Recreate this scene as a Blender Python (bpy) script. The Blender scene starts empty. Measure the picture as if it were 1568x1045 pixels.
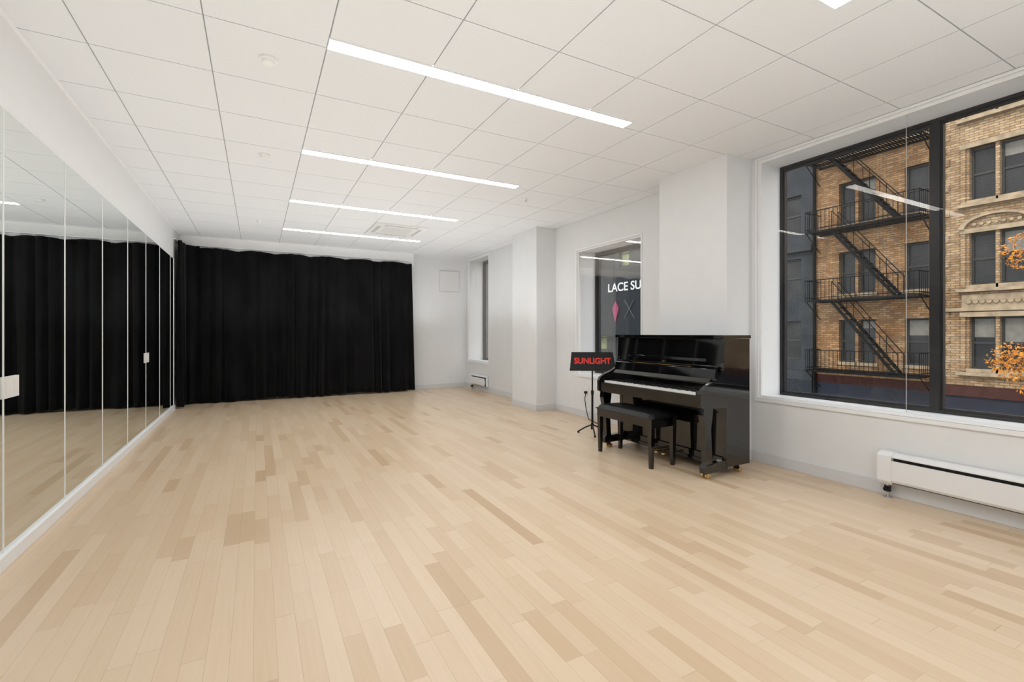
import bpy, bmesh, math, random
from mathutils import Vector, Matrix
random.seed(4)
scene = bpy.context.scene
try:
    scene.view_settings.view_transform = 'Standard'
except Exception:
    pass

# ------------------------------------------------------------ dimensions
CAM_H = 1.23
CEIL = 2.90
XL, XR = -1.18, 4.22          # mirror wall / window wall
YB, YF = 10.05, -2.6          # curtain end / behind the camera
XCOL = 3.86
FR = 4.56                     # window frame plane

# ------------------------------------------------------------ node helpers
def newmat(name):
    m = bpy.data.materials.new(name); m.use_nodes = True
    nt = m.node_tree; nt.nodes.clear()
    out = nt.nodes.new('ShaderNodeOutputMaterial')
    return m, nt, out
def setin(node, key, v):
    if key in node.inputs: node.inputs[key].default_value = v
def pbsdf(nt, out, col=(.8,.8,.8), rough=.5, metal=0, spec=.5, coat=0, sheen=0):
    p = nt.nodes.new('ShaderNodeBsdfPrincipled')
    p.inputs['Base Color'].default_value = (*col, 1)
    p.inputs['Roughness'].default_value = rough
    p.inputs['Metallic'].default_value = metal
    setin(p, 'Specular IOR Level', spec); setin(p, 'Coat Weight', coat); setin(p, 'Coat Roughness', .03)
    setin(p, 'Sheen Weight', sheen)
    nt.links.new(p.outputs[0], out.inputs[0])
    return p
def M(nt, op, a, b=None, c=None):
    n = nt.nodes.new('ShaderNodeMath'); n.operation = op
    for i, v in enumerate((a, b, c)):
        if v is None: continue
        if isinstance(v, (int, float)): n.inputs[i].default_value = v
        else: nt.links.new(v, n.inputs[i])
    return n.outputs[0]
def posxyz(nt):
    g = nt.nodes.new('ShaderNodeNewGeometry'); s = nt.nodes.new('ShaderNodeSeparateXYZ')
    nt.links.new(g.outputs['Position'], s.inputs[0]); return s.outputs
def comb(nt, x, y, z):
    c = nt.nodes.new('ShaderNodeCombineXYZ')
    for i, v in enumerate((x, y, z)):
        if isinstance(v, (int, float)): c.inputs[i].default_value = v
        else: nt.links.new(v, c.inputs[i])
    return c.outputs[0]
def ramp(nt, fac, stops):
    r = nt.nodes.new('ShaderNodeValToRGB'); nt.links.new(fac, r.inputs[0])
    e = r.color_ramp.elements
    while len(e) < len(stops): e.new(.5)
    for el, (p, c) in zip(e, stops):
        el.position = p; el.color = (*c, 1)
    return r.outputs[0]
def mixc(nt, fac, a, b, mode='MIX'):
    n = nt.nodes.new('ShaderNodeMix'); n.data_type = 'RGBA'; n.blend_type = mode
    for i, v in ((0, fac), (6, a), (7, b)):
        if isinstance(v, (int, float)): n.inputs[i].default_value = v
        elif isinstance(v, tuple): n.inputs[i].default_value = (*v, 1)
        else: nt.links.new(v, n.inputs[i])
    return n.outputs[2]
def noise(nt, vec, scale, detail=3, rough=.5):
    n = nt.nodes.new('ShaderNodeTexNoise'); n.inputs['Scale'].default_value = scale
    n.inputs['Detail'].default_value = detail; n.inputs['Roughness'].default_value = rough
    if vec is not None: nt.links.new(vec, n.inputs['Vector'])
    return n.outputs['Fac']
def bump(nt, h, strength, dist, p):
    b = nt.nodes.new('ShaderNodeBump'); b.inputs['Strength'].default_value = strength
    b.inputs['Distance'].default_value = dist
    nt.links.new(h, b.inputs['Height']); nt.links.new(b.outputs[0], p.inputs['Normal'])

def plain(name, col, rough=.5, metal=0, spec=.5, coat=0, var=.04, scale=6, bmp=0):
    m, nt, out = newmat(name)
    p = pbsdf(nt, out, col, rough, metal, spec, coat)
    x, y, z = posxyz(nt)
    f = noise(nt, comb(nt, x, y, z), scale)
    a = tuple(max(0, c*(1-var)) for c in col); b = tuple(min(1, c*(1+var)) for c in col)
    nt.links.new(ramp(nt, f, [(.3, a), (.7, b)]), p.inputs['Base Color'])
    if bmp:
        bump(nt, noise(nt, comb(nt, x, y, z), 220), bmp, .002, p)
    return m

wall_m = plain('wall_paint', (.81,.815,.82), .6, var=.012, bmp=.1)
wallw_m = plain('white_paint', (.87,.87,.87), .5, var=.01)
trim_m = plain('trim_white', (.90,.90,.905), .35, var=.01)
base_m = plain('baseboard_grey', (.70,.70,.71), .4, var=.01)
tile_m = plain('ceiling_tile', (.815,.825,.84), .8, var=.015, scale=90, bmp=.1)
tbar_m = plain('ceiling_tbar', (.42,.42,.42), .6)
louv_m = plain('grille_grey', (.55,.55,.55), .6)
black_m = plain('piano_lacquer', (.003,.003,.0032), .06, coat=.6, var=.2)
blackm_m = plain('black_metal', (.010,.010,.011), .4, spec=.3, var=.1)
vinyl_m = plain('black_vinyl', (.006,.006,.0065), .42, spec=.3, var=.2)
ivory_m = plain('key_white', (.85,.84,.80), .25, var=.01)
ebony_m = plain('key_black', (.01,.01,.01), .3)
brass_m = plain('brass', (.75,.52,.22), .25, metal=1)
chrome_m = plain('chrome', (.6,.6,.62), .25, metal=1)
felt_m = plain('red_felt', (.25,.02,.02), .9)
redtxt_m = plain('red_lettering', (.75,.03,.02), .4)
gold_m = plain('gold_lettering', (.75,.55,.25), .3, metal=.6)
plate_m = plain('white_plastic', (.88,.88,.86), .35, var=.01)
slot_m = plain('dark_slot', (.03,.03,.03), .6)
frame_m = plain('window_frame_bronze', (.025,.025,.028), .35, spec=.35, var=.1)
heater_m = plain('heater_enamel', (.86,.86,.86), .3, var=.01)

def emis(name, col, s):
    m, nt, out = newmat(name)
    e = nt.nodes.new('ShaderNodeEmission'); e.inputs[0].default_value = (*col, 1); e.inputs[1].default_value = s
    nt.links.new(e.outputs[0], out.inputs[0]); return m
lamp_m = emis('led_lens', (.95,.98,1.0), 25)

# mirror
mir_m, nt, out = newmat('mirror_glass')
g = nt.nodes.new('ShaderNodeBsdfGlossy'); g.inputs[0].default_value = (.87,.90,.885,1); g.inputs['Roughness'].default_value = .0
nt.links.new(g.outputs[0], out.inputs[0])

# thin glass
def glassmat(name, refl=1.0, tint=(.98,.985,.985)):
    m, nt, out = newmat(name)
    t = nt.nodes.new('ShaderNodeBsdfTransparent'); t.inputs[0].default_value = (*tint, 1)
    gl = nt.nodes.new('ShaderNodeBsdfGlossy'); gl.inputs['Roughness'].default_value = 0.0
    gl.inputs[0].default_value = (1,.93,.85,1)
    fr = nt.nodes.new('ShaderNodeFresnel'); fr.inputs[0].default_value = 1.45
    mx = nt.nodes.new('ShaderNodeMixShader')
    nt.links.new(M(nt, 'MULTIPLY', fr.outputs[0], refl), mx.inputs[0])
    nt.links.new(t.outputs[0], mx.inputs[1]); nt.links.new(gl.outputs[0], mx.inputs[2])
    nt.links.new(mx.outputs[0], out.inputs[0]); return m
glass_m = glassmat('window_glass', .2)

# curtain
cur_m, nt, out = newmat('black_velour')
p = pbsdf(nt, out, (.006,.006,.0065), .95, spec=.12, sheen=.05)
x, y, z = posxyz(nt)
f = noise(nt, comb(nt, x, y, M(nt,'MULTIPLY',z,.5)), 3, 5, .6)
nt.links.new(ramp(nt, f, [(.35,(.0025,.0025,.0028)),(.75,(.008,.008,.0083))]), p.inputs['Base Color'])

# maple floor
flo_m, nt, out = newmat('maple_floor')
p = pbsdf(nt, out, (.6,.45,.3), .30, spec=.45)
x, y, z = posxyz(nt)
W = .079
xr = M(nt, 'DIVIDE', M(nt,'ADD',x,20), W); row = M(nt, 'FLOOR', xr); fx = M(nt, 'FRACT', xr)
def wn(vec=None, w=None):
    n = nt.nodes.new('ShaderNodeTexWhiteNoise')
    if w is not None: n.noise_dimensions = '1D'; nt.links.new(w, n.inputs['W'])
    else: n.noise_dimensions = '3D'; nt.links.new(vec, n.inputs['Vector'])
    return n.outputs['Value']
r1 = wn(w=row); r2 = wn(w=M(nt,'ADD',row,91.37))
L = M(nt, 'MULTIPLY_ADD', r1, .5, .38)
yr = M(nt, 'DIVIDE', M(nt, 'ADD', M(nt,'ADD',y,30), M(nt,'MULTIPLY',r2,7)), L)
yi = M(nt,'ADD', yr, M(nt,'MULTIPLY', M(nt,'SINE', M(nt,'MULTIPLY', yr, 2.1)), .33))
idx = M(nt, 'FLOOR', yi); fy = M(nt, 'FRACT', yi)
rid = wn(vec=comb(nt, row, idx, 3.1))
col = ramp(nt, rid, [(0,(.55,.385,.235)),(.025,(.585,.42,.265)),(.12,(.655,.49,.325)),(.5,(.69,.53,.365)),(1,(.725,.57,.405))])
gv = comb(nt, M(nt,'MULTIPLY',x,45), M(nt,'ADD',M(nt,'MULTIPLY',y,1.6), M(nt,'MULTIPLY',rid,40)), M(nt,'MULTIPLY',rid,17))
gr = noise(nt, gv, 1.6, 2, .5)
grc = ramp(nt, gr, [(.25,(.965,.95,.93)),(.6,(1,1,1))])
col = mixc(nt, 1.0, col, grc, 'MULTIPLY')
gapx = M(nt, 'LESS_THAN', fx, .02)
gapy = M(nt, 'LESS_THAN', fy, .004)
gap = M(nt, 'MAXIMUM', gapx, gapy)
col = mixc(nt, M(nt,'MULTIPLY',gap,.45), col, (.28,.18,.10))
nt.links.new(col, p.inputs['Base Color'])

# brick
def brickmat(name, c1, c2, mortar):
    m, nt, out = newmat(name)
    p = pbsdf(nt, out, c1, .9, spec=.1)
    x, y, z = posxyz(nt)
    b = nt.nodes.new('ShaderNodeTexBrick')
    nt.links.new(comb(nt, M(nt,'ADD',y,x), z, 0), b.inputs['Vector'])
    b.inputs['Color1'].default_value = (*c1, 1); b.inputs['Color2'].default_value = (*c2, 1)
    b.inputs['Mortar'].default_value = (*mortar, 1); b.inputs['Scale'].default_value = 1
    b.inputs['Brick Width'].default_value = .25; b.inputs['Row Height'].default_value = .085
    b.inputs['Mortar Size'].default_value = .011; b.inputs['Bias'].default_value = -.1
    n = noise(nt, comb(nt, x, y, z), .9, 4)
    c = mixc(nt, 1.0, b.outputs['Color'], ramp(nt, n, [(.3,(.66,.60,.55)),(.65,(1,1,1))]), 'MULTIPLY')
    n2 = noise(nt, comb(nt, x, y, z), 6, 3)
    c = mixc(nt, 1.0, c, ramp(nt, n2, [(.3,(.8,.76,.72)),(.6,(1,1,1))]), 'MULTIPLY')
    nt.links.new(c, p.inputs['Base Color']); return m
brickA = brickmat('brick_orange', (.21,.115,.055), (.37,.23,.12), (.12,.09,.06))
brickB = brickmat('brick_tan', (.28,.19,.11), (.45,.33,.20), (.16,.12,.085))
slate_m = plain('slate_facade', (.032,.035,.039), .8, spec=.1, var=.2, scale=1.5)
dark_m = plain('dark_storefront', (.010,.014,.019), .6, spec=.2, var=.2)
navy_m = plain('navy_storefront', (.010,.013,.024), .6, spec=.25, var=.3, scale=2)
redb_m = plain('oxblood_cornice', (.045,.018,.016), .8, spec=.1, var=.2)
stone_m = plain('limestone', (.27,.205,.135), .85, spec=.1, var=.25, scale=4)
pane_m = plain('exterior_pane', (.018,.018,.018), .25, spec=.22, var=.5, scale=.8)
blind_m = plain('exterior_blind', (.15,.14,.12), .8, var=.15)
sash_m = plain('exterior_sash', (.035,.035,.033), .6, spec=.2)
iron_m = plain('fire_escape_iron', (.006,.006,.0063), .8, spec=.1)
asph_m = plain('asphalt', (.05,.05,.055), .9, var=.2, scale=2)
side_m = plain('sidewalk_concrete', (.14,.14,.14), .9)
bark_m = plain('bark', (.03,.02,.015), .9)
leaf_m = plain('autumn_leaf', (.42,.16,.025), .7, spec=.1, var=.55, scale=7)
green_m = plain('green_lit_pane', (.16,.18,.075), .5, var=.5, scale=1)
pink_m = plain('magenta_paint', (.22,.015,.07), .5)
white_m = plain('white_sign_paint', (.6,.6,.6), .5)
grey_m = plain('grey_sign_paint', (.10,.10,.10), .5)

# ------------------------------------------------------------ geometry builder
class B:
    def __init__(s, name):
        s.name = name; s.v = []; s.f = []; s.mi = []; s.mats = []; s.sm = []
    def mat(s, m):
        if m not in s.mats: s.mats.append(m)
        return s.mats.index(m)
    def add(s, vs, fs, m, smooth=False):
        o = len(s.v); s.v += [tuple(v) for v in vs]; k = s.mat(m)
        for f in fs:
            s.f.append([i+o for i in f]); s.mi.append(k); s.sm.append(smooth)
    def box(s, x0, x1, y0, y1, z0, z1, m, T=None):
        vs = [(x,y,z) for x in (x0,x1) for y in (y0,y1) for z in (z0,z1)]
        if T is not None: vs = [T @ Vector(v) for v in vs]
        s.add(vs, [(0,1,3,2),(4,6,7,5),(0,4,5,1),(2,3,7,6),(0,2,6,4),(1,5,7,3)], m)
    def cyl(s, a, b, r, m, n=16, r2=None):
        a = Vector(a); b = Vector(b); d = (b-a).normalized(); r2 = r if r2 is None else r2
        u = d.orthogonal().normalized(); w = d.cross(u)
        vs = []
        for c, rr in ((a, r), (b, r2)):
            for i in range(n):
                t = 2*math.pi*i/n; vs.append(c + u*math.cos(t)*rr + w*math.sin(t)*rr)
        s.add(vs, [(i, (i+1)%n, n+(i+1)%n, n+i) for i in range(n)], m, True)
        s.add(vs, [tuple(range(n))[::-1], tuple(range(n, 2*n))], m)
    def prism(s, pts, axis, a0, a1, m, smooth=False):
        n = len(pts)
        def P(p, a):
            return {'x': (a, p[0], p[1]), 'y': (p[0], a, p[1]), 'z': (p[0], p[1], a)}[axis]
        vs = [P(p, a0) for p in pts] + [P(p, a1) for p in pts]
        s.add(vs, [(i, (i+1)%n, n+(i+1)%n, n+i) for i in range(n)], m, smooth)
        s.add(vs, [tuple(range(n))[::-1], tuple(range(n, 2*n))], m)
    def done(s, bevel=0, seg=2, parent=None):
        c = Vector([(min(v[i] for v in s.v)+max(v[i] for v in s.v))/2 for i in range(3)])
        me = bpy.data.meshes.new(s.name)
        me.from_pydata([tuple(Vector(v)-c) for v in s.v], [], s.f)
        for m in s.mats: me.materials.append(m)
        for p_, k, sm in zip(me.polygons, s.mi, s.sm): p_.material_index = k; p_.use_smooth = sm
        bm = bmesh.new(); bm.from_mesh(me)
        bmesh.ops.recalc_face_normals(bm, faces=bm.faces); bm.to_mesh(me); bm.free()
        o = bpy.data.objects.new(s.name, me); o.location = c
        scene.collection.objects.link(o)
        if bevel:
            md = o.modifiers.new('bevel', 'BEVEL'); md.width = bevel; md.segments = seg; md.limit_method = 'ANGLE'
        if parent:
            o.parent = parent; o.matrix_parent_inverse = Matrix.Translation(-parent.location)
        return o
def text(name, body, size, origin, xd, yd, mat, parent=None, extrude=.002, align='CENTER', sx=1, bold=0):
    cu = bpy.data.curves.new(name, 'FONT'); cu.body = body; cu.size = size; cu.extrude = extrude
    cu.align_x = align; cu.align_y = 'CENTER'; cu.offset = bold
    t = bpy.data.objects.new(name+'_tmp', cu); scene.collection.objects.link(t)
    bpy.context.view_layer.update()
    me = bpy.data.meshes.new_from_object(t.evaluated_get(bpy.context.evaluated_depsgraph_get()))
    bpy.data.objects.remove(t)
    xd = Vector(xd).normalized(); yd = Vector(yd).normalized(); zd = xd.cross(yd)
    R = Matrix((xd, yd, zd)).transposed().to_4x4()
    me.transform(R @ Matrix.Diagonal((sx, 1, 1, 1)))
    me.materials.clear(); me.materials.append(mat)
    o = bpy.data.objects.new(name, me); o.location = origin; scene.collection.objects.link(o)
    if parent:
        o.parent = parent; o.matrix_parent_inverse = Matrix.Translation(-parent.location)
    return o

# ------------------------------------------------------------ room shell
b = B('floor'); b.box(XL-.2, XR+.5, YF-.2, YB+.2, -.15, 0, flo_m); b.done()

b = B('ceiling')
b.box(XL-.2, XR+.5, YF-.2, YB+.2, CEIL+.006, CEIL+.15, tbar_m)
TS = .61; g_ = .0035
xs = sorted(set([XL, XR] + [.36+TS*k for k in range(-4, 9) if XL+.02 < .36+TS*k < XR-.02]))
ys = sorted(set([YF, YB] + [2.955+TS*k for k in range(-12, 16) if YF+.02 < 2.955+TS*k < YB-.02]))
for i in range(len(xs)-1):
    for j in range(len(ys)-1):
        b.box(xs[i]+g_, xs[i+1]-g_, ys[j]+g_, ys[j+1]-g_, CEIL, CEIL+.0062, tile_m)
b.done()
b = B('trim_1')
b.box(XL, XL+.022, YF, YB, CEIL-.004, CEIL, trim_m); b.box(2.93, XR, YB-.022, YB, CEIL-.004, CEIL, trim_m)
b.done()

b = B('wall_left'); b.box(XL-.2, XL, YF-.2, YB+.2, 0, CEIL+.006, wallw_m); b.done()
b = B('wall_back'); b.box(XL, XR+.5, YB, YB+.2, 0, CEIL+.006, wall_m)
b.box(XL, 2.92, 9.82, YB, 2.66, CEIL, wallw_m)     # shallow white bulkhead the curtain hangs from
b.done()
b = B('wall_front'); b.box(XL, XR+.5, YF-.2, YF, 0, CEIL+.006, wall_m); b.done()

wins = [(.42, 2.88, .61, 2.875), (4.44, 5.79, .61, 2.46), (8.86, 9.93, .60, 2.875)]
b = B('wall_right')
X0, X1 = XR, XR+.45
cur = YF
for (a, c, z0, z1) in wins:
    b.box(X0, X1, cur, a, 0, CEIL+.006, wall_m)
    b.box(X0, X1, a, c, 0, z0, wall_m)
    b.box(X0, X1, a, c, z1, CEIL+.006, wall_m)
    cur = c
b.box(X0, X1, cur, YB, 0, CEIL+.006, wall_m)
b.done()
for (y0, y1) in ((2.94, 3.78), (6.36, 7.15), (-.46, .36)):
    b = B('wall_column'); b.box(XCOL, XR, y0, y1, 0, CEIL, wall_m); b.done()

# baseboards
b = B('baseboard_right'); t = .014; hb = .10
def bbY(x, y0, y1): b.box(x-t, x, y0, y1, 0, hb, base_m)
def bbX(y, x0, x1, s): b.box(x0, x1, min(y, y+s*t), max(y, y+s*t), 0, hb, base_m)
bbY(XR, .37, 2.925); bbY(XR, 3.795, 6.345); bbY(XR, 7.165, YB-.001); bbY(XR, YF, -.475)
for (y0, y1) in ((2.94,3.78),(6.36,7.15),(-.46,.36)):
    bbY(XCOL, y0-t, y1+t); bbX(y0, XCOL, XR, -1); bbX(y1, XCOL, XR, 1)
b.done(.003)
b = B('baseboard_back'); b.box(XL+.02, XR-.016, YB-t, YB, 0, hb, base_m); b.done(.003)

# windows
def window(name, y0, y1, z0, z1, mulls, fx, joints, fw=.05, fmat=frame_m):
    b = B(name)
    e = .002
    for (a, c, d, f) in ((y0+e, y0+fw, z0+e, z1-e), (y1-fw, y1-e, z0+e, z1-e), (y0+fw, y1-fw, z0+e, z0+fw), (y0+fw, y1-fw, z1-fw, z1-e)):
        b.box(fx, fx+.06, a, c, d, f, fmat)
    l = .008
    for (a, c, d, f) in ((y0+e, y0+l, z0+e, z1-e), (y1-l, y1-e, z0+e, z1-e), (y0+l, y1-l, z0+e, z0+l), (y0+l, y1-l, z1-l, z1-e)):
        b.box(XR+.001, fx, a, c, d, f, trim_m)
    for m in mulls: b.box(fx-.01, fx+.07, m-.026, m+.026, z0+fw, z1-fw, fmat)
    ed = [y0+fw] + [q for m in mulls for q in (m-.026, m+.026)] + [y1-fw]
    for i in range(0, len(ed), 2):
        a, c = ed[i], ed[i+1]; s = .016
        for (p0, p1, q0, q1) in ((a, a+s, z0+fw, z1-fw), (c-s, c, z0+fw, z1-fw), (a+s, c-s, z0+fw, z0+fw+s), (a+s, c-s, z1-fw-s, z1-fw)):
            b.box(fx+.012, fx+.05, p0, p1, q0, q1, frame_m)
        b.box(fx+.03, fx+.034, a+s, c-s, z0+fw+s, z1-fw-s, glass_m)
    w = .024; gx = XR+.03
    for (p0, p1, q0, q1) in ((y0+l, y0+w, z0+l, z1-l), (y1-w, y1-l, z0+l, z1-l), (y0+w, y1-w, z0+l, z0+w), (y0+w, y1-w, z1-w, z1-l)):
        b.box(gx-.012, gx+.012, p0, p1, q0, q1, trim_m)
    js = [y0+w] + joints + [y1-w]
    for i in range(len(js)-1):
        b.box(gx-.003, gx+.003, js[i]+.0015, js[i+1]-.0015, z0+w, z1-w, glass_m)
    for j in joints: b.box(gx-.0032, gx+.0032, j-.0012, j+.0012, z0+w, z1-w, louv_m)
    return b.done()
w1 = window('window_1', *wins[0], [1.65], FR, [1.71], fw=.035)
w2 = window('window_2', *wins[1], [], FR, [], fw=.06)
w3 = window('window_3', *wins[2], [], FR+.02, [], fw=.06)
for i, (a, c, z0, z1) in enumerate(wins):
    b = B('trim_%d' % (i+2)); k = .02; o = .008
    y1k = min(c+k, 2.94) if i == 0 else c+k
    b.box(XR-o, XR, a-k, a, z0-.03, min(z1+k, CEIL), trim_m); b.box(XR-o, XR, c, y1k, z0-.03, min(z1+k, CEIL), trim_m)
    b.box(XR-o-.006, XR, a, c, z0-.03, z0, trim_m); b.box(XR-o, XR, a, c, z1, min(z1+k, CEIL), trim_m)
    b.done()

# mirrors
seams = [3.45+.905*k for k in range(-5, 7)] + [9.2]
b = B('wall_mirror')
zb, zt = .075, 2.41
for i in range(len(seams)-1):
    b.box(XL+.001, XL+.008, seams[i]+.002, seams[i+1]-.002, zb, zt, mir_m)
for s_ in seams[1:-1]:
    b.box(XL+.001, XL+.011, s_-.003, s_+.003, zb, zt, trim_m)
b.box(XL+.001, XL+.012, 9.198, 9.21, zb, zt, trim_m)
b.done()
b = B('baseboard_left'); b.box(XL, XL+.03, seams[0], 9.2, 0, .075, wallw_m); b.done(.003)

# outlets
def outlet(y, z, x, s=1, w=.12, h=.115, gang=2, slots=True):
    b = B('wall_outlet' if slots else 'wall_switch_plate')
    xa, xb = (x, x+.008) if s > 0 else (x-.008, x)
    b.box(xa, xb, y-w/2, y+w/2, z-h/2, z+h/2, plate_m)
    xo = xb if s > 0 else xa
    for g2 in range(gang):
        yc = y + (g2-(gang-1)/2)*w/gang
        b.box(min(xo, xo+s*.003), max(xo, xo+s*.003), yc-.017, yc+.017, z-.034, z+.034, plate_m)
        if slots:
            for dz in (-.017, .017):
                for dy in (-.006, .006):
                    b.box(min(xo, xo+s*.004), max(xo, xo+s*.004), yc+dy-.0012, yc+dy+.0012, z+dz-.004, z+dz+.004, slot_m)
    return b.done(.0015)
outlet(7.10, .93, XL+.008, slots=False, w=.22, gang=3); outlet(3.52, .94, XL+.008, w=.19, slots=False)
o = outlet(5.55, .38, XR, -1, w=.08, gang=1)
b = B('power_cord'); pts = [(4.19,5.53,.36),(4.15,5.50,.28),(4.15,5.47,.14),(4.14,5.40,.008),(4.05,5.1,.008),(3.95,4.8,.008)]
for i in range(len(pts)-1): b.cyl(pts[i], pts[i+1], .006, blackm_m, 8)
b.box(4.17, 4.208, 5.515, 5.545, .35, .385, blackm_m)
b.done()

# ------------------------------------------------------------ ceiling lamps
for yc in (8.39, 6.56, 4.73, 2.90, 1.30, -.5, -2.0):
    b = B('linear_ceiling_light')
    x0, x1, hw = .365, 2.61, .052
    b.box(x0, x1, yc-hw, yc+hw, CEIL-.006, CEIL-.0005, lamp_m)
    r = .006
    b.box(x0-r, x1+r, yc-hw-r, yc-hw, CEIL-.008, CEIL-.0005, trim_m); b.box(x0-r, x1+r, yc+hw, yc+hw+r, CEIL-.008, CEIL-.0005, trim_m)
    b.box(x0-r, x0, yc-hw, yc+hw, CEIL-.008, CEIL-.0005, trim_m); b.box(x1, x1+r, yc-hw, yc+hw, CEIL-.008, CEIL-.0005, trim_m)
    b.done()

for (x, y) in ((.06, 3.24), (.06, 5.0), (.04, 8.0)):
    b = B('smoke_detector')
    b.cyl((x,y,CEIL), (x,y,CEIL-.012), .05, plate_m, 32); b.cyl((x,y,CEIL-.012), (x,y,CEIL-.032), .04, plate_m, 32, .032)
    b.done()
b = B('sprinkler_head'); x, y = 2.95, 5.11
b.cyl((x,y,CEIL), (x,y,CEIL-.006), .04, plate_m, 24); b.cyl((x,y,CEIL-.006), (x,y,CEIL-.03), .01, chrome_m, 12); b.cyl((x,y,CEIL-.03), (x,y,CEIL-.033), .016, chrome_m, 16)
b.done()
b = B('ceiling_air_conditioner')
x0, x1, y0, y1 = 1.58, 2.40, 7.25, 8.07; zc = CEIL-.018
b.box(x0, x1, y0, y1, zc, CEIL, plate_m)
for k in range(11):
    yy = y0+.2+k*.039
    b.box(x0+.2, x1-.2, yy, yy+.026, zc-.006, zc, plate_m)
b.box(x0+.2, x1-.2, y0+.2, y1-.2, zc-.002, zc, tbar_m)
for (p0, p1, q0, q1) in ((x0+.15, x1-.15, y0+.06, y0+.11), (x0+.15, x1-.15, y1-.11, y1-.06), (x0+.06, x0+.11, y0+.15, y1-.15), (x1-.11, x1-.06, y0+.15, y1-.15)):
    b.box(p0, p1, q0, q1, zc-.003, zc, louv_m)
b.done(.004)
b = B('wall_vent'); b.box(3.57, 4.05, YB-.02, YB, 2.15, 2.62, base_m); b.box(3.585, 4.035, YB-.026, YB-.02, 2.165, 2.605, wall_m); b.done(.003)

# ------------------------------------------------------------ curtain
def fbm(x):
    return math.sin(x*1.7)+.6*math.sin(x*3.9+1.3)+.4*math.sin(x*7.3+.4)
N = 1100; R = 26; vs = []; fs = []
path = [(-1.10, 9.22), (-1.10, 9.60), (-1.06, 9.72), (-.95, 9.76), (2.86, 9.76)]
seg = [math.dist(path[i], path[i+1]) for i in range(len(path)-1)]; tot = sum(seg)
def at(s_):
    for i, q in enumerate(seg):
        if s_ <= q or i == len(seg)-1:
            t = s_/q; a, c = path[i], path[i+1]
            d = ((c[0]-a[0])/q, (c[1]-a[1])/q)
            return a[0]+d[0]*s_, a[1]+d[1]*s_, d
        s_ -= q
for j in range(R+1):
    v = j/R
    for i in range(N+1):
        s_ = tot*i/N
        px, py, d = at(s_)
        ph = s_*2*math.pi/.19 + 2.0*fbm(s_*1.6)
        amp = (.018 + .024*(1-v)) * (1+.5*math.sin(s_*5.1+2))
        low = (1-v)*.02*math.sin(s_*2*math.pi/.41+fbm(s_)*1.2)
        o = amp*math.sin(ph + (1-v)*.8*math.sin(s_*3.1)) + .25*amp*math.sin(2*ph+1) + low
        o = max(-.045, min(.08, o))
        nx, ny = d[1], -d[0]
        zb_ = .03 + .012*math.sin(s_*4.3) ; zt_ = 2.685 + .03*abs(math.sin(math.pi*s_/.62)) + (.035 if s_ < .7 else 0) - .015*s_/tot
        z = zb_ + (zt_-zb_)*v
        fl = (1-v)*.06*max(0, (s_-tot+1.5)/1.5)
        vs.append((px+nx*o+fl, py+ny*o, z))
for j in range(R):
    for i in range(N):
        a = j*(N+1)+i; fs.append((a, a+1, a+N+2, a+N+1))
b = B('blackout_curtain'); b.add(vs, fs, cur_m, True); cur_o = b.done()
md = cur_o.modifiers.new('thick', 'SOLIDIFY'); md.thickness = .003
b = B('curtain_track')
b.box(-1.0, 2.9, 9.785, 9.82, 2.735, 2.75, trim_m)
b.box(-1.18, -1.15, 9.25, 9.82, 2.735, 2.75, trim_m)
k = -.9
while k < 2.86:
    b.box(k-.004, k+.004, 9.785, 9.79, 2.68, 2.736, trim_m); k += .155
b.done(parent=cur_o)

# ------------------------------------------------------------ heaters
def heater(y0, y1):
    b = B('baseboard_heater'); x = XR-.014; z0, z1 = .11, .335; dp = .085
    prof = [(x, z0), (x, z1), (x-.045, z1), (x-dp+.006, z1-.022), (x-dp+.006, z1-.03), (x-.05, z1-.03), (x-.05, z0+.02), (x-.05, z0)]
    b.prism(prof, 'y', y0, y1-.09, heater_m)
    b.prism([(x-dp, z1-.052), (x-dp, z0+.03), (x-dp+.01, z0+.012), (x-dp+.016, z0+.012), (x-dp+.008, z0+.034), (x-dp+.008, z1-.052)], 'y', y0, y1-.09, heater_m)
    b.box(x-.0505, x-.049, y0, y1-.09, z0, z1-.03, slot_m)
    b.prism([(x, z0-.004), (x, z1+.006), (x-.045, z1+.006), (x-dp-.006, z1-.02), (x-dp-.006, z0+.02), (x-dp+.008, z0-.004)], 'y', y1-.09, y1, heater_m)
    y = y0+.01
    while y < y1-.1:
        b.box(x-.048, x-dp+.012, y, y+.002, z0+.05, z0+.14, chrome_m); y += .03
    b.cyl((x-.045, y1-.05, z0), (x-.045, y1-.05, .0), .011, chrome_m, 12)
    b.cyl((x-.045, y1-.05, .045), (x-.045, y1-.05, .085), .022, blackm_m, 12)
    b.cyl((x-.08, y1-.05, .065), (x-.045, y1-.05, .065), .016, blackm_m, 12)
    b.cyl((x-.045, y1-.05, 0), (x-.045, y1-.05, .008), .03, chrome_m, 16)
    return b.done()
heater(.45, 1.84); heater(8.86, 9.62)

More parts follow.
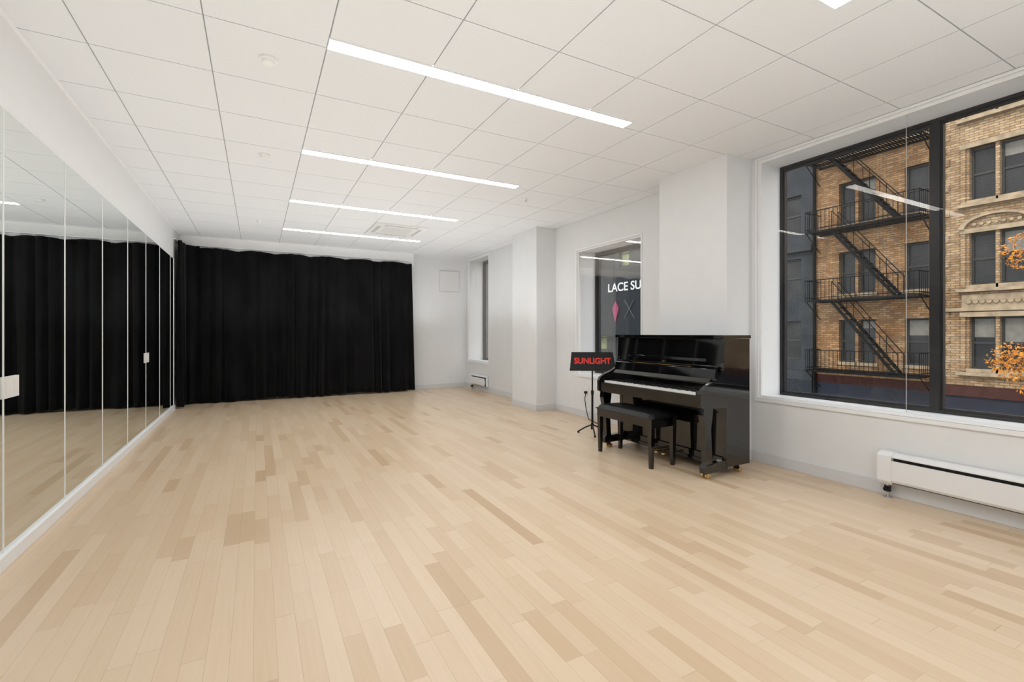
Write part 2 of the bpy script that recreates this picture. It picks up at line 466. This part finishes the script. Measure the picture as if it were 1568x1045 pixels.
# ------------------------------------------------------------ upright piano
def piano():
    b = B('upright_piano')
    XF, XBk = 3.225, 3.848; Y0, Y1 = 2.70, 4.055; XU = 3.50; H = 1.21; th = .035
    side = [(XBk, .075), (XBk, H-.03), (XU+.02, H-.03), (XU+.012, .97), (XU-.004, .90), (XU-.03, .86), (XF+.16, .815), (XF+.08, .79),
            (XF+.02, .755), (XF, .72), (XF, .615), (XF+.02, .60), (XU+.04, .585), (XU+.04, .075)]
    for (a, c) in ((Y0, Y0+th), (Y1-th, Y1)): b.prism(side, 'y', a, c, black_m)
    for (a, c) in ((Y0+.002, Y0+.06), (Y1-.06, Y1-.002)):
        leg = [(XF+.04, .60), (XF+.15, .60), (XF+.145, .54), (XF+.125, .42), (XF+.14, .14), (XF+.15, .12), (XF+.07, .12), (XF+.08, .14), (XF+.06, .42), (XF+.035, .54)]
        b.prism(leg, 'y', a, c, black_m)
        b.prism([(XU+.06, .055), (XU+.06, .135), (XF+.07, .125), (XF+.05, .10), (XF+.055, .05)], 'y', a, c, black_m)
    b.box(XU+.02, XBk-.01, Y0+th, Y1-th, .075, .10, black_m)
    b.box(XU+.03, XU+.05, Y0+th, Y1-th, .065, .155, black_m)
    b.box(XU+.045, XU+.065, Y0+th, Y1-th, .16, .59, black_m)
    b.box(XBk-.03, XBk, Y0+th, Y1-th, .10, H-.03, blackm_m)
    b.box(XF+.03, XU+.06, Y0+th, Y1-th, .60, .655, black_m)
    b.box(XF+.012, XF+.03, Y0+th, Y1-th, .615, .705, black_m)
    for (a, c) in ((Y0+th, Y0+th+.045), (Y1-th-.045, Y1-th)):
        b.box(XF+.03, XU-.03, a, c, .655, .745, black_m)
    ka, kb = Y0+th+.045, Y1-th-.045; n = 52; kw = (kb-ka)/n
    b.box(XF+.033, XU-.03, ka, kb, .655, .70, slot_m)
    for i in range(n):
        b.box(XF+.034, XF+.185, ka+i*kw+.0006, ka+(i+1)*kw-.0006, .70, .722, ivory_m)
    for i in range(1, n):
        if [1,0,1,1,0,1,1][(i-1) % 7]:
            yc = kb-i*kw
            b.box(XF+.083, XF+.185, yc-.0055, yc+.0055, .722, .735, ebony_m)
    b.box(XF+.184, XF+.192, ka, kb, .70, .728, felt_m)
    fb = [(XF+.19, .70), (XF+.192, .79), (XF+.21, .83), (XF+.225, .915), (XF+.24, .925), (XF+.25, .915), (XF+.262, .85), (XU+.03, .85), (XU+.03, .70)]
    b.prism(fb, 'y', Y0+th+.002, Y1-th-.002, black_m)
    b.prism([(XF+.165, .79), (XF+.165, .803), (XF+.205, .835), (XF+.212, .82)], 'y', Y0+th+.03, Y1-th-.03, black_m)
    b.box(XU-.03, XU+.05, Y0+th+.001, Y1-th-.001, .925, .94, black_m)
    b.prism([(XU+.01, .94), (XU+.035, H-.032), (XU+.06, H-.032), (XU+.035, .94)], 'y', Y0+th+.001, Y1-th-.001, black_m)
    b.prism([(XU+.0, .975), (XU+.004, 1.0), (XU+.015, 1.0), (XU+.012, .975)], 'y', Y0+.18, Y1-.18, black_m)
    b.box(XU-.012, XU+.10, Y0-.012, Y1+.012, H-.029, H, black_m)
    b.box(XU+.1015, XBk+.002, Y0-.012, Y1+.012, H-.029, H, black_m)
    b.box(XF+.222, XF+.228, Y0+.3, Y1-.3, .9255, .927, brass_m)
    b.cyl((XU-.002, (Y0+Y1)/2, .955), (XU+.02, (Y0+Y1)/2, .955), .007, brass_m, 12)
    for dy in (-.09, 0, .09):
        yc = (Y0+Y1)/2+dy
        b.prism([(yc-.011, .075), (yc+.011, .075), (yc+.011, .085), (yc-.011, .085)], 'x', XU-.09, XU+.04, brass_m)
        b.cyl((XU-.09, yc, .072), (XU-.09, yc, .088), .021, brass_m, 20)
    for y in (Y0+.055, Y1-.055):
        for x in (XF+.12, XBk-.09):
            for dy in (-.02, .02):
                b.cyl((x, y+dy-.009, .022), (x, y+dy+.009, .022), .022, brass_m, 20)
            b.box(x-.012, x+.012, y-.01, y+.01, .02, .078, blackm_m)
    o = b.done(.004, 3)
    text('gold_maker_lettering', 'YAMAHA', .035, (XF+.199, (Y0+Y1)/2, .812), (0,-1,0), (.35,0,1), gold_m, o, .0006)
    return o
piano()

# bench
b = B('piano_bench')
x0, x1, y0, y1 = 3.10, 3.44, 3.13, 3.93; hs = .50
for lx in (x0+.035, x1-.035):
    for ly in (y0+.04, y1-.04):
        w0, w1_ = .024, .016
        vs = [(lx+s*w1_, ly+t_*w1_, 0) for s, t_ in ((-1,-1),(1,-1),(1,1),(-1,1))] + [(lx+s*w0, ly+t_*w0, .40) for s, t_ in ((-1,-1),(1,-1),(1,1),(-1,1))]
        b.add(vs, [(0,1,2,3),(4,5,6,7),(0,1,5,4),(1,2,6,5),(2,3,7,6),(3,0,4,7)], black_m)
b.box(x0+.012, x1-.012, y0+.015, y1-.015, .37, .445, black_m)
b.box(x0+.005, x1-.005, y0+.005, y1-.005, .445, .452, black_m)
nx, ny = 10, 20; vs = []; fs = []
def cush(u, v):
    e = (1-(2*u-1)**6)*(1-(2*v-1)**10); return .455+.045*max(0, e)**.45
for i in range(nx+1):
    for j in range(ny+1):
        u, v = i/nx, j/ny
        dimp = -.004 if (i % 3 == 2 and j % 4 == 2) else 0
        vs.append((x0+(x1-x0)*u, y0+(y1-y0)*v, cush(u, v)+dimp))
for i in range(nx):
    for j in range(ny):
        a = i*(ny+1)+j; fs.append((a, a+ny+1, a+ny+2, a+1))
b.add(vs, fs, vinyl_m, True)
b.box(x0, x1, y0, y1, .452, .456, vinyl_m)
b.cyl((3.27, y0-.012, .41), (3.27, y0+.02, .41), .022, black_m, 20)
b.cyl((3.27, y1-.02, .41), (3.27, y1+.012, .41), .022, black_m, 20)
b.done(.003)

# ------------------------------------------------------------ music stand
b = B('music_stand'); sx, sy = 3.585, 4.60
b.cyl((sx,sy,.10), (sx,sy,.50), .013, blackm_m); b.cyl((sx,sy,.50), (sx,sy,.86), .009, blackm_m); b.cyl((sx,sy,.48), (sx,sy,.53), .018, blackm_m)
b.cyl((sx,sy,.06), (sx,sy,.13), .019, blackm_m)
for a in (-118, 2, 122):
    dx, dy = math.cos(math.radians(a)), math.sin(math.radians(a))
    P = [(sx+dx*.015, sy+dy*.015, .11), (sx+dx*.09, sy+dy*.09, .075), (sx+dx*.19, sy+dy*.19, .012)]
    b.cyl(P[0], P[1], .009, blackm_m, 10); b.cyl(P[1], P[2], .009, blackm_m, 10)
    b.cyl((sx+dx*.18, sy+dy*.18, .0), (sx+dx*.18, sy+dy*.18, .022), .013, blackm_m, 12)
wd = Vector((.83, -.56, 0)).normalized(); bk = Vector((.56, .83, 0)).normalized()
up = (Vector((0,0,1))*math.cos(math.radians(34)) + bk*math.sin(math.radians(34))).normalized()
nr = wd.cross(up)
T = Matrix((wd, up, nr)).transposed().to_4x4(); T.translation = Vector((sx, sy, .885)) - bk*.02
def desk(zc0, zc1, m):
    pts = [(-.275,-.13),(.275,-.13),(.25,.13),(-.25,.13)]
    vs = [T @ Vector((p[0], p[1], zc0)) for p in pts] + [T @ Vector((p[0], p[1], zc1)) for p in pts]
    b.add(vs, [(0,1,2,3),(4,5,6,7),(0,1,5,4),(1,2,6,5),(2,3,7,6),(3,0,4,7)], m)
desk(-.002, .002, blackm_m)
b.box(-.275, .275, -.132, -.128, -.002, .05, blackm_m, T)
b.box(-.25, .25, .126, .13, -.01, .002, blackm_m, T)
b.box(-.03, .03, -.05, .03, -.03, -.002, blackm_m, T)
st = b.done()
text('red_sign_lettering', 'SUNLIGHT', .115, T @ Vector((0, .0, .004)), wd, up, redtxt_m, st, .001, sx=.80, bold=.004)

# ------------------------------------------------------------ exterior
XFc = 22.0; GZ = -4.6
b = B('street'); b.box(4.9, 60, -40, 60, GZ-.2, GZ, asph_m); b.done()
b = B('sidewalk'); b.box(XFc-4, XFc-.75, -40, 60, GZ, GZ+.15, side_m); b.done()

def facade(name, y0, y1, zt, cols, rows, x, mat, sash=sash_m, lintel=True, blinds=.5, panes=None, seed=1):
    rnd = random.Random(seed)
    b = B(name)
    yb = sorted(set([y0, y1]+[c for q in cols for c in q])); zb2 = sorted(set([GZ+4.0, zt]+[c for q in rows for c in q]))
    for i in range(len(yb)-1):
        for j in range(len(zb2)-1):
            hole = any(abs(yb[i]-c[0]) < 1e-4 for c in cols) and any(abs(zb2[j]-r[0]) < 1e-4 for r in rows)
            if not hole: b.box(x, x+.4, yb[i], yb[i+1], zb2[j], zb2[j+1], mat)
    b.box(x+.4, x+8, y0, y1, GZ, zt, slate_m)
    for c in cols:
        for r in rows:
            xx = x+.18; s = .07; zm = (r[0]+r[1])/2
            pm = pane_m if panes is None or c[0] < 20 or rnd.random() > .7 else panes
            b.box(xx+.05, xx+.07, c[0], c[1], r[0], r[1], pm)
            if rnd.random() < blinds:
                h = rnd.uniform(.2, .5)*(r[1]-r[0])
                b.box(xx+.04, xx+.05, c[0]+s, c[1]-s, r[1]-h, r[1]-s, blind_m)
            for (p0, p1, q0, q1) in ((c[0], c[0]+s, r[0], r[1]), (c[1]-s, c[1], r[0], r[1]), (c[0]+s, c[1]-s, r[0], r[0]+s), (c[0]+s, c[1]-s, r[1]-s, r[1]), (c[0]+s, c[1]-s, zm-.04, zm+.04)):
                b.box(xx, xx+.06, p0, p1, q0, q1, sash)
            if lintel:
                b.box(x-.06, x+.1, c[0]-.08, c[1]+.08, r[0]-.13, r[0], stone_m)
                b.box(x-.02, x+.1, c[0]-.06, c[1]+.06, r[1], r[1]+.2, mat)
    return b
rows = [(0.0, 1.78), (2.88, 4.66), (5.8, 7.6), (8.75, 10.5)]
A = facade('apartment_building', 7.82, 12.3, 13.5, [(8.15, 8.90), (9.88, 10.50), (10.62, 11.24)], rows, XFc, brickA, blinds=.35, seed=3)
A.box(XFc-.02, XFc+.4, 7.82, 12.3, -.95, -.6, redb_m); A.box(XFc-.02, XFc+.4, 7.82, 12.3, GZ, -.95, navy_m)
A.done()
b = B('drain_pipe'); b.cyl((XFc-.1, 12.2, GZ+.15), (XFc-.1, 12.2, 13), .07, iron_m, 8); b.done()
Bc = [(5.50, 6.16), (6.26, 6.92), (1.6, 2.25), (2.35, 3.0), (-1.4,-.75), (-.65,0.0)]
C = facade('apartment_building', -12, 7.82, 13.5, Bc, rows, XFc-.3, brickB, blinds=.4, seed=8)
xb = XFc-.3
C.box(xb-.3, xb+.4, -12, 7.82, -.95, -.6, redb_m); C.box(xb-.2, xb+.4, -12, 7.82, GZ, -.95, navy_m)
for k in range(30):
    z = -.5+k*.45
    C.box(xb-.05, xb+.1, 7.45 if k % 2 else 7.55, 7.83, z, z+.22, brickB)
for (ya, yb_) in ((5.42, 7.0), (1.52, 3.08), (-1.48, .08)):
    for r in rows:
        C.box(xb-.08, xb+.05, ya-.12, ya, r[0]-.1, r[1]+.15, brickB); C.box(xb-.08, xb+.05, yb_, yb_+.12, r[0]-.1, r[1]+.15, brickB)
        C.box(xb-.22, xb+.05, ya-.22, yb_+.22, r[0]-.24, r[0]-.13, stone_m)
        C.box(xb-.12, xb+.05, ya-.14, yb_+.14, r[1], r[1]+.16, stone_m)
    r = rows[1]; yc = (ya+yb_)/2; n = 18; R0, R1 = .80, .95
    for q in range(n):
        t0, t1 = math.pi*q/n, math.pi*(q+1)/n
        pr = [(yc+R*math.cos(t), r[1]+.14+.5*R*math.sin(t)) for R, t in ((R0,t0),(R1,t0),(R1,t1),(R0,t1))]
        C.prism(pr, 'x', xb-.2, xb+.02, stone_m)
    C.prism([(yc+R0*math.cos(math.pi*q/n), r[1]+.14+.5*R0*math.sin(math.pi*q/n)) for q in range(n+1)], 'x', xb-.06, xb+.02, brickB)
    for q in range(7):
        C.cyl((xb-.14, yc-.55+q*.183, r[1]+.28), (xb-.06, yc-.55+q*.183, r[1]+.28), .055, stone_m, 10)
    for q in range(9):
        C.cyl((xb-.14, ya+.1+q*.172, 2.3), (xb-.06, ya+.1+q*.172, 2.3), .07, stone_m, 10)
    C.box(xb-.07, xb+.02, ya-.1, yb_+.1, 2.1, 2.55, stone_m)
C.box(xb-.12, xb+.05, -12, 7.82, 1.98, 2.1, stone_m)
C.done()
Dc = [(12.9+i*2.3, 13.9+i*2.3) for i in range(16)]
D = facade('slate_office_building', 12.3, 50, 13.5, Dc, rows, XFc+.1, slate_m, lintel=False, blinds=.2, panes=green_m, seed=5)
D.box(XFc-.1, XFc+.5, 12.32, 50, -.9, -.5, slate_m); D.box(XFc-.1, XFc+.5, 12.32, 50, GZ, -.9, dark_m)
D.box(XFc-.15, XFc+.1, 12.32, 50, 4.95, 5.2, slate_m)
D.done()
b = B('shop_signboard')
b.box(XFc-.45, XFc-.16, 19.2, 30.5, 1.0, 4.95, dark_m)
sb = b.done()
text('sign_lettering', 'LACE SUITES', .80, (XFc-.47, 25.9, 4.3), (0,-1,0), (0,0,1), white_m, sb, .01, align='LEFT', bold=.012, sx=1.08)
b = B('shop_logo')
b.prism([(25.4, 2.9), (25.05, 3.4), (24.75, 2.9), (25.1, 1.9)], 'x', XFc-.5, XFc-.46, pink_m)
for sgn in (-1, 1):
    b.prism([(23.7-.45*sgn, 3.4), (23.7-.45*sgn+.04, 3.4), (23.7+.45*sgn+.04, 2.2), (23.7+.45*sgn, 2.2)], 'x', XFc-.5-.01*sgn, XFc-.46-.01*sgn, grey_m)
b.done(parent=sb)

# fire escape
b = B('fire_escape'); xf = XFc-1.15; XW = XFc-.03
fy0, fy1 = 8.0, 12.0
levels = [-.35, 2.62, 5.55, 8.5]
def rail(ya, yb2, z):
    for zz in (z+.1, z+.85): b.box(xf-.015, xf+.015, ya, yb2, zz-.015, zz+.015, iron_m)
    y = ya
    while y <= yb2: b.box(xf-.008, xf+.008, y-.008, y+.008, z, z+.85, iron_m); y += .16
    for y in (ya, yb2):
        for zz in (z+.1, z+.85): b.box(xf, XW, y-.015, y+.015, zz-.015, zz+.015, iron_m)
        x = xf
        while x < XW: b.box(x-.008, x+.008, y-.008, y+.008, z, z+.85, iron_m); x += .16
        b.cyl((xf, y, z), (XW, y, z-.8), .02, iron_m, 6)
for z in levels:
    rail(fy0, fy1, z)
    for x in (xf, xf+.55, XW-.05): b.box(x-.02, x+.02, fy0, fy1, z-.08, z, iron_m)
    y = fy0
    while y < fy1: b.box(xf, XW, y, y+.05, z-.02, z, iron_m); y += .11
for i in range(len(levels)-1):
    z0, z1 = levels[i], levels[i+1]; ya, yb2 = 8.7, 11.0
    for x in (xf+.12, xf+.62):
        b.prism([(ya, z0), (ya+.14, z0), (yb2+.14, z1), (yb2, z1)], 'x', x-.02, x+.02, iron_m)
        b.cyl((x, ya, z0+.75), (x, yb2, z1+.75), .016, iron_m, 6)
        for t_ in (0, .25, .5, .75, 1): b.cyl((x, ya+(yb2-ya)*t_, z0+(z1-z0)*t_), (x, ya+(yb2-ya)*t_, z0+(z1-z0)*t_+.75), .013, iron_m, 6)
    for k in range(12):
        t_ = (k+.5)/12; b.box(xf+.12, xf+.62, ya+(yb2-ya)*t_-.02, ya+(yb2-ya)*t_+.16, z0+(z1-z0)*t_, z0+(z1-z0)*t_+.03, iron_m)
b.done()

# autumn street tree
b = B('autumn_tree'); tx, ty = 14.0, 2.4
b.cyl((tx,ty,GZ+.001), (tx+.1,ty,-.8), .14, bark_m, 12, .1)
centers = [(14.0,3.78,.62,.42), (14.0,3.4,.45,.55), (14.3,2.7,.3,.8), (14.0,3.55,2.9,.42), (13.6,2.2,1.8,.9), (14.2,1.6,3.0,1.1), (14,2.4,4.2,.7)]
for (cx, cy, cz, r) in centers:
    b.cyl((tx+.1,ty,-.85), (cx,cy,cz), .035, bark_m, 8, .01)
    for k in range(int(1000*r)):
        while True:
            q = Vector((random.uniform(-1,1), random.uniform(-1,1), random.uniform(-1,1)))
            if q.length < 1: break
        c = Vector((cx,cy,cz)) + q*r*1.0
        u = Vector((random.gauss(0,1),random.gauss(0,1),random.gauss(0,1))).normalized(); w = u.orthogonal().normalized()
        s = random.uniform(.018,.042)
        b.add([c-u*s, c-w*s*.6, c-w*s*.3+u*s*.7, c+u*s*1.2, c+w*s*.3+u*s*.7, c+w*s*.6], [(0,1,2,3,4,5)], leaf_m)
b.done()

# ------------------------------------------------------------ light
w = bpy.data.worlds.new('world'); scene.world = w; w.use_nodes = True
bg = w.node_tree.nodes['Background']; bg.inputs[0].default_value = (.93,.96,1,1); bg.inputs[1].default_value = 2.8
sl = bpy.data.lights.new('sun', 'SUN'); sl.energy = 1.8; sl.angle = math.radians(8); sl.color = (1,.93,.82)
so = bpy.data.objects.new('sun', sl); scene.collection.objects.link(so)
so.rotation_euler = Vector((.75, .25, -.62)).to_track_quat('-Z', 'Y').to_euler()
# added fill: unseen spots without fixtures, aimed up to brighten the ceiling
for yy in (-1.4, .5, 2.3, 4.2, 6.0, 7.7, 9.0):
    for xx in (-.3, 1.5, 3.1):
        if xx > 3 and 2 < yy < 5: continue
        l = bpy.data.lights.new('ceiling_fill_spot', 'SPOT'); l.energy = 21; l.spot_size = math.radians(155); l.spot_blend = .7
        l.color = (.91,.96,1); l.shadow_soft_size = 0
        ob = bpy.data.objects.new('ceiling_fill_spot', l); scene.collection.objects.link(ob)
        ob.location = (xx, yy, 1.0); ob.rotation_euler = (math.pi, 0, 0)

# ------------------------------------------------------------ camera
cd = bpy.data.cameras.new('camera'); co = bpy.data.objects.new('camera', cd); scene.collection.objects.link(co)
co.location = (0, 0, CAM_H); co.rotation_euler = (math.radians(90), 0, math.radians(-28.3))
cd.sensor_width = 36; cd.lens = 36*725/1568; cd.shift_y = -12.5/1568; cd.clip_start = .02; cd.clip_end = 300
scene.camera = co
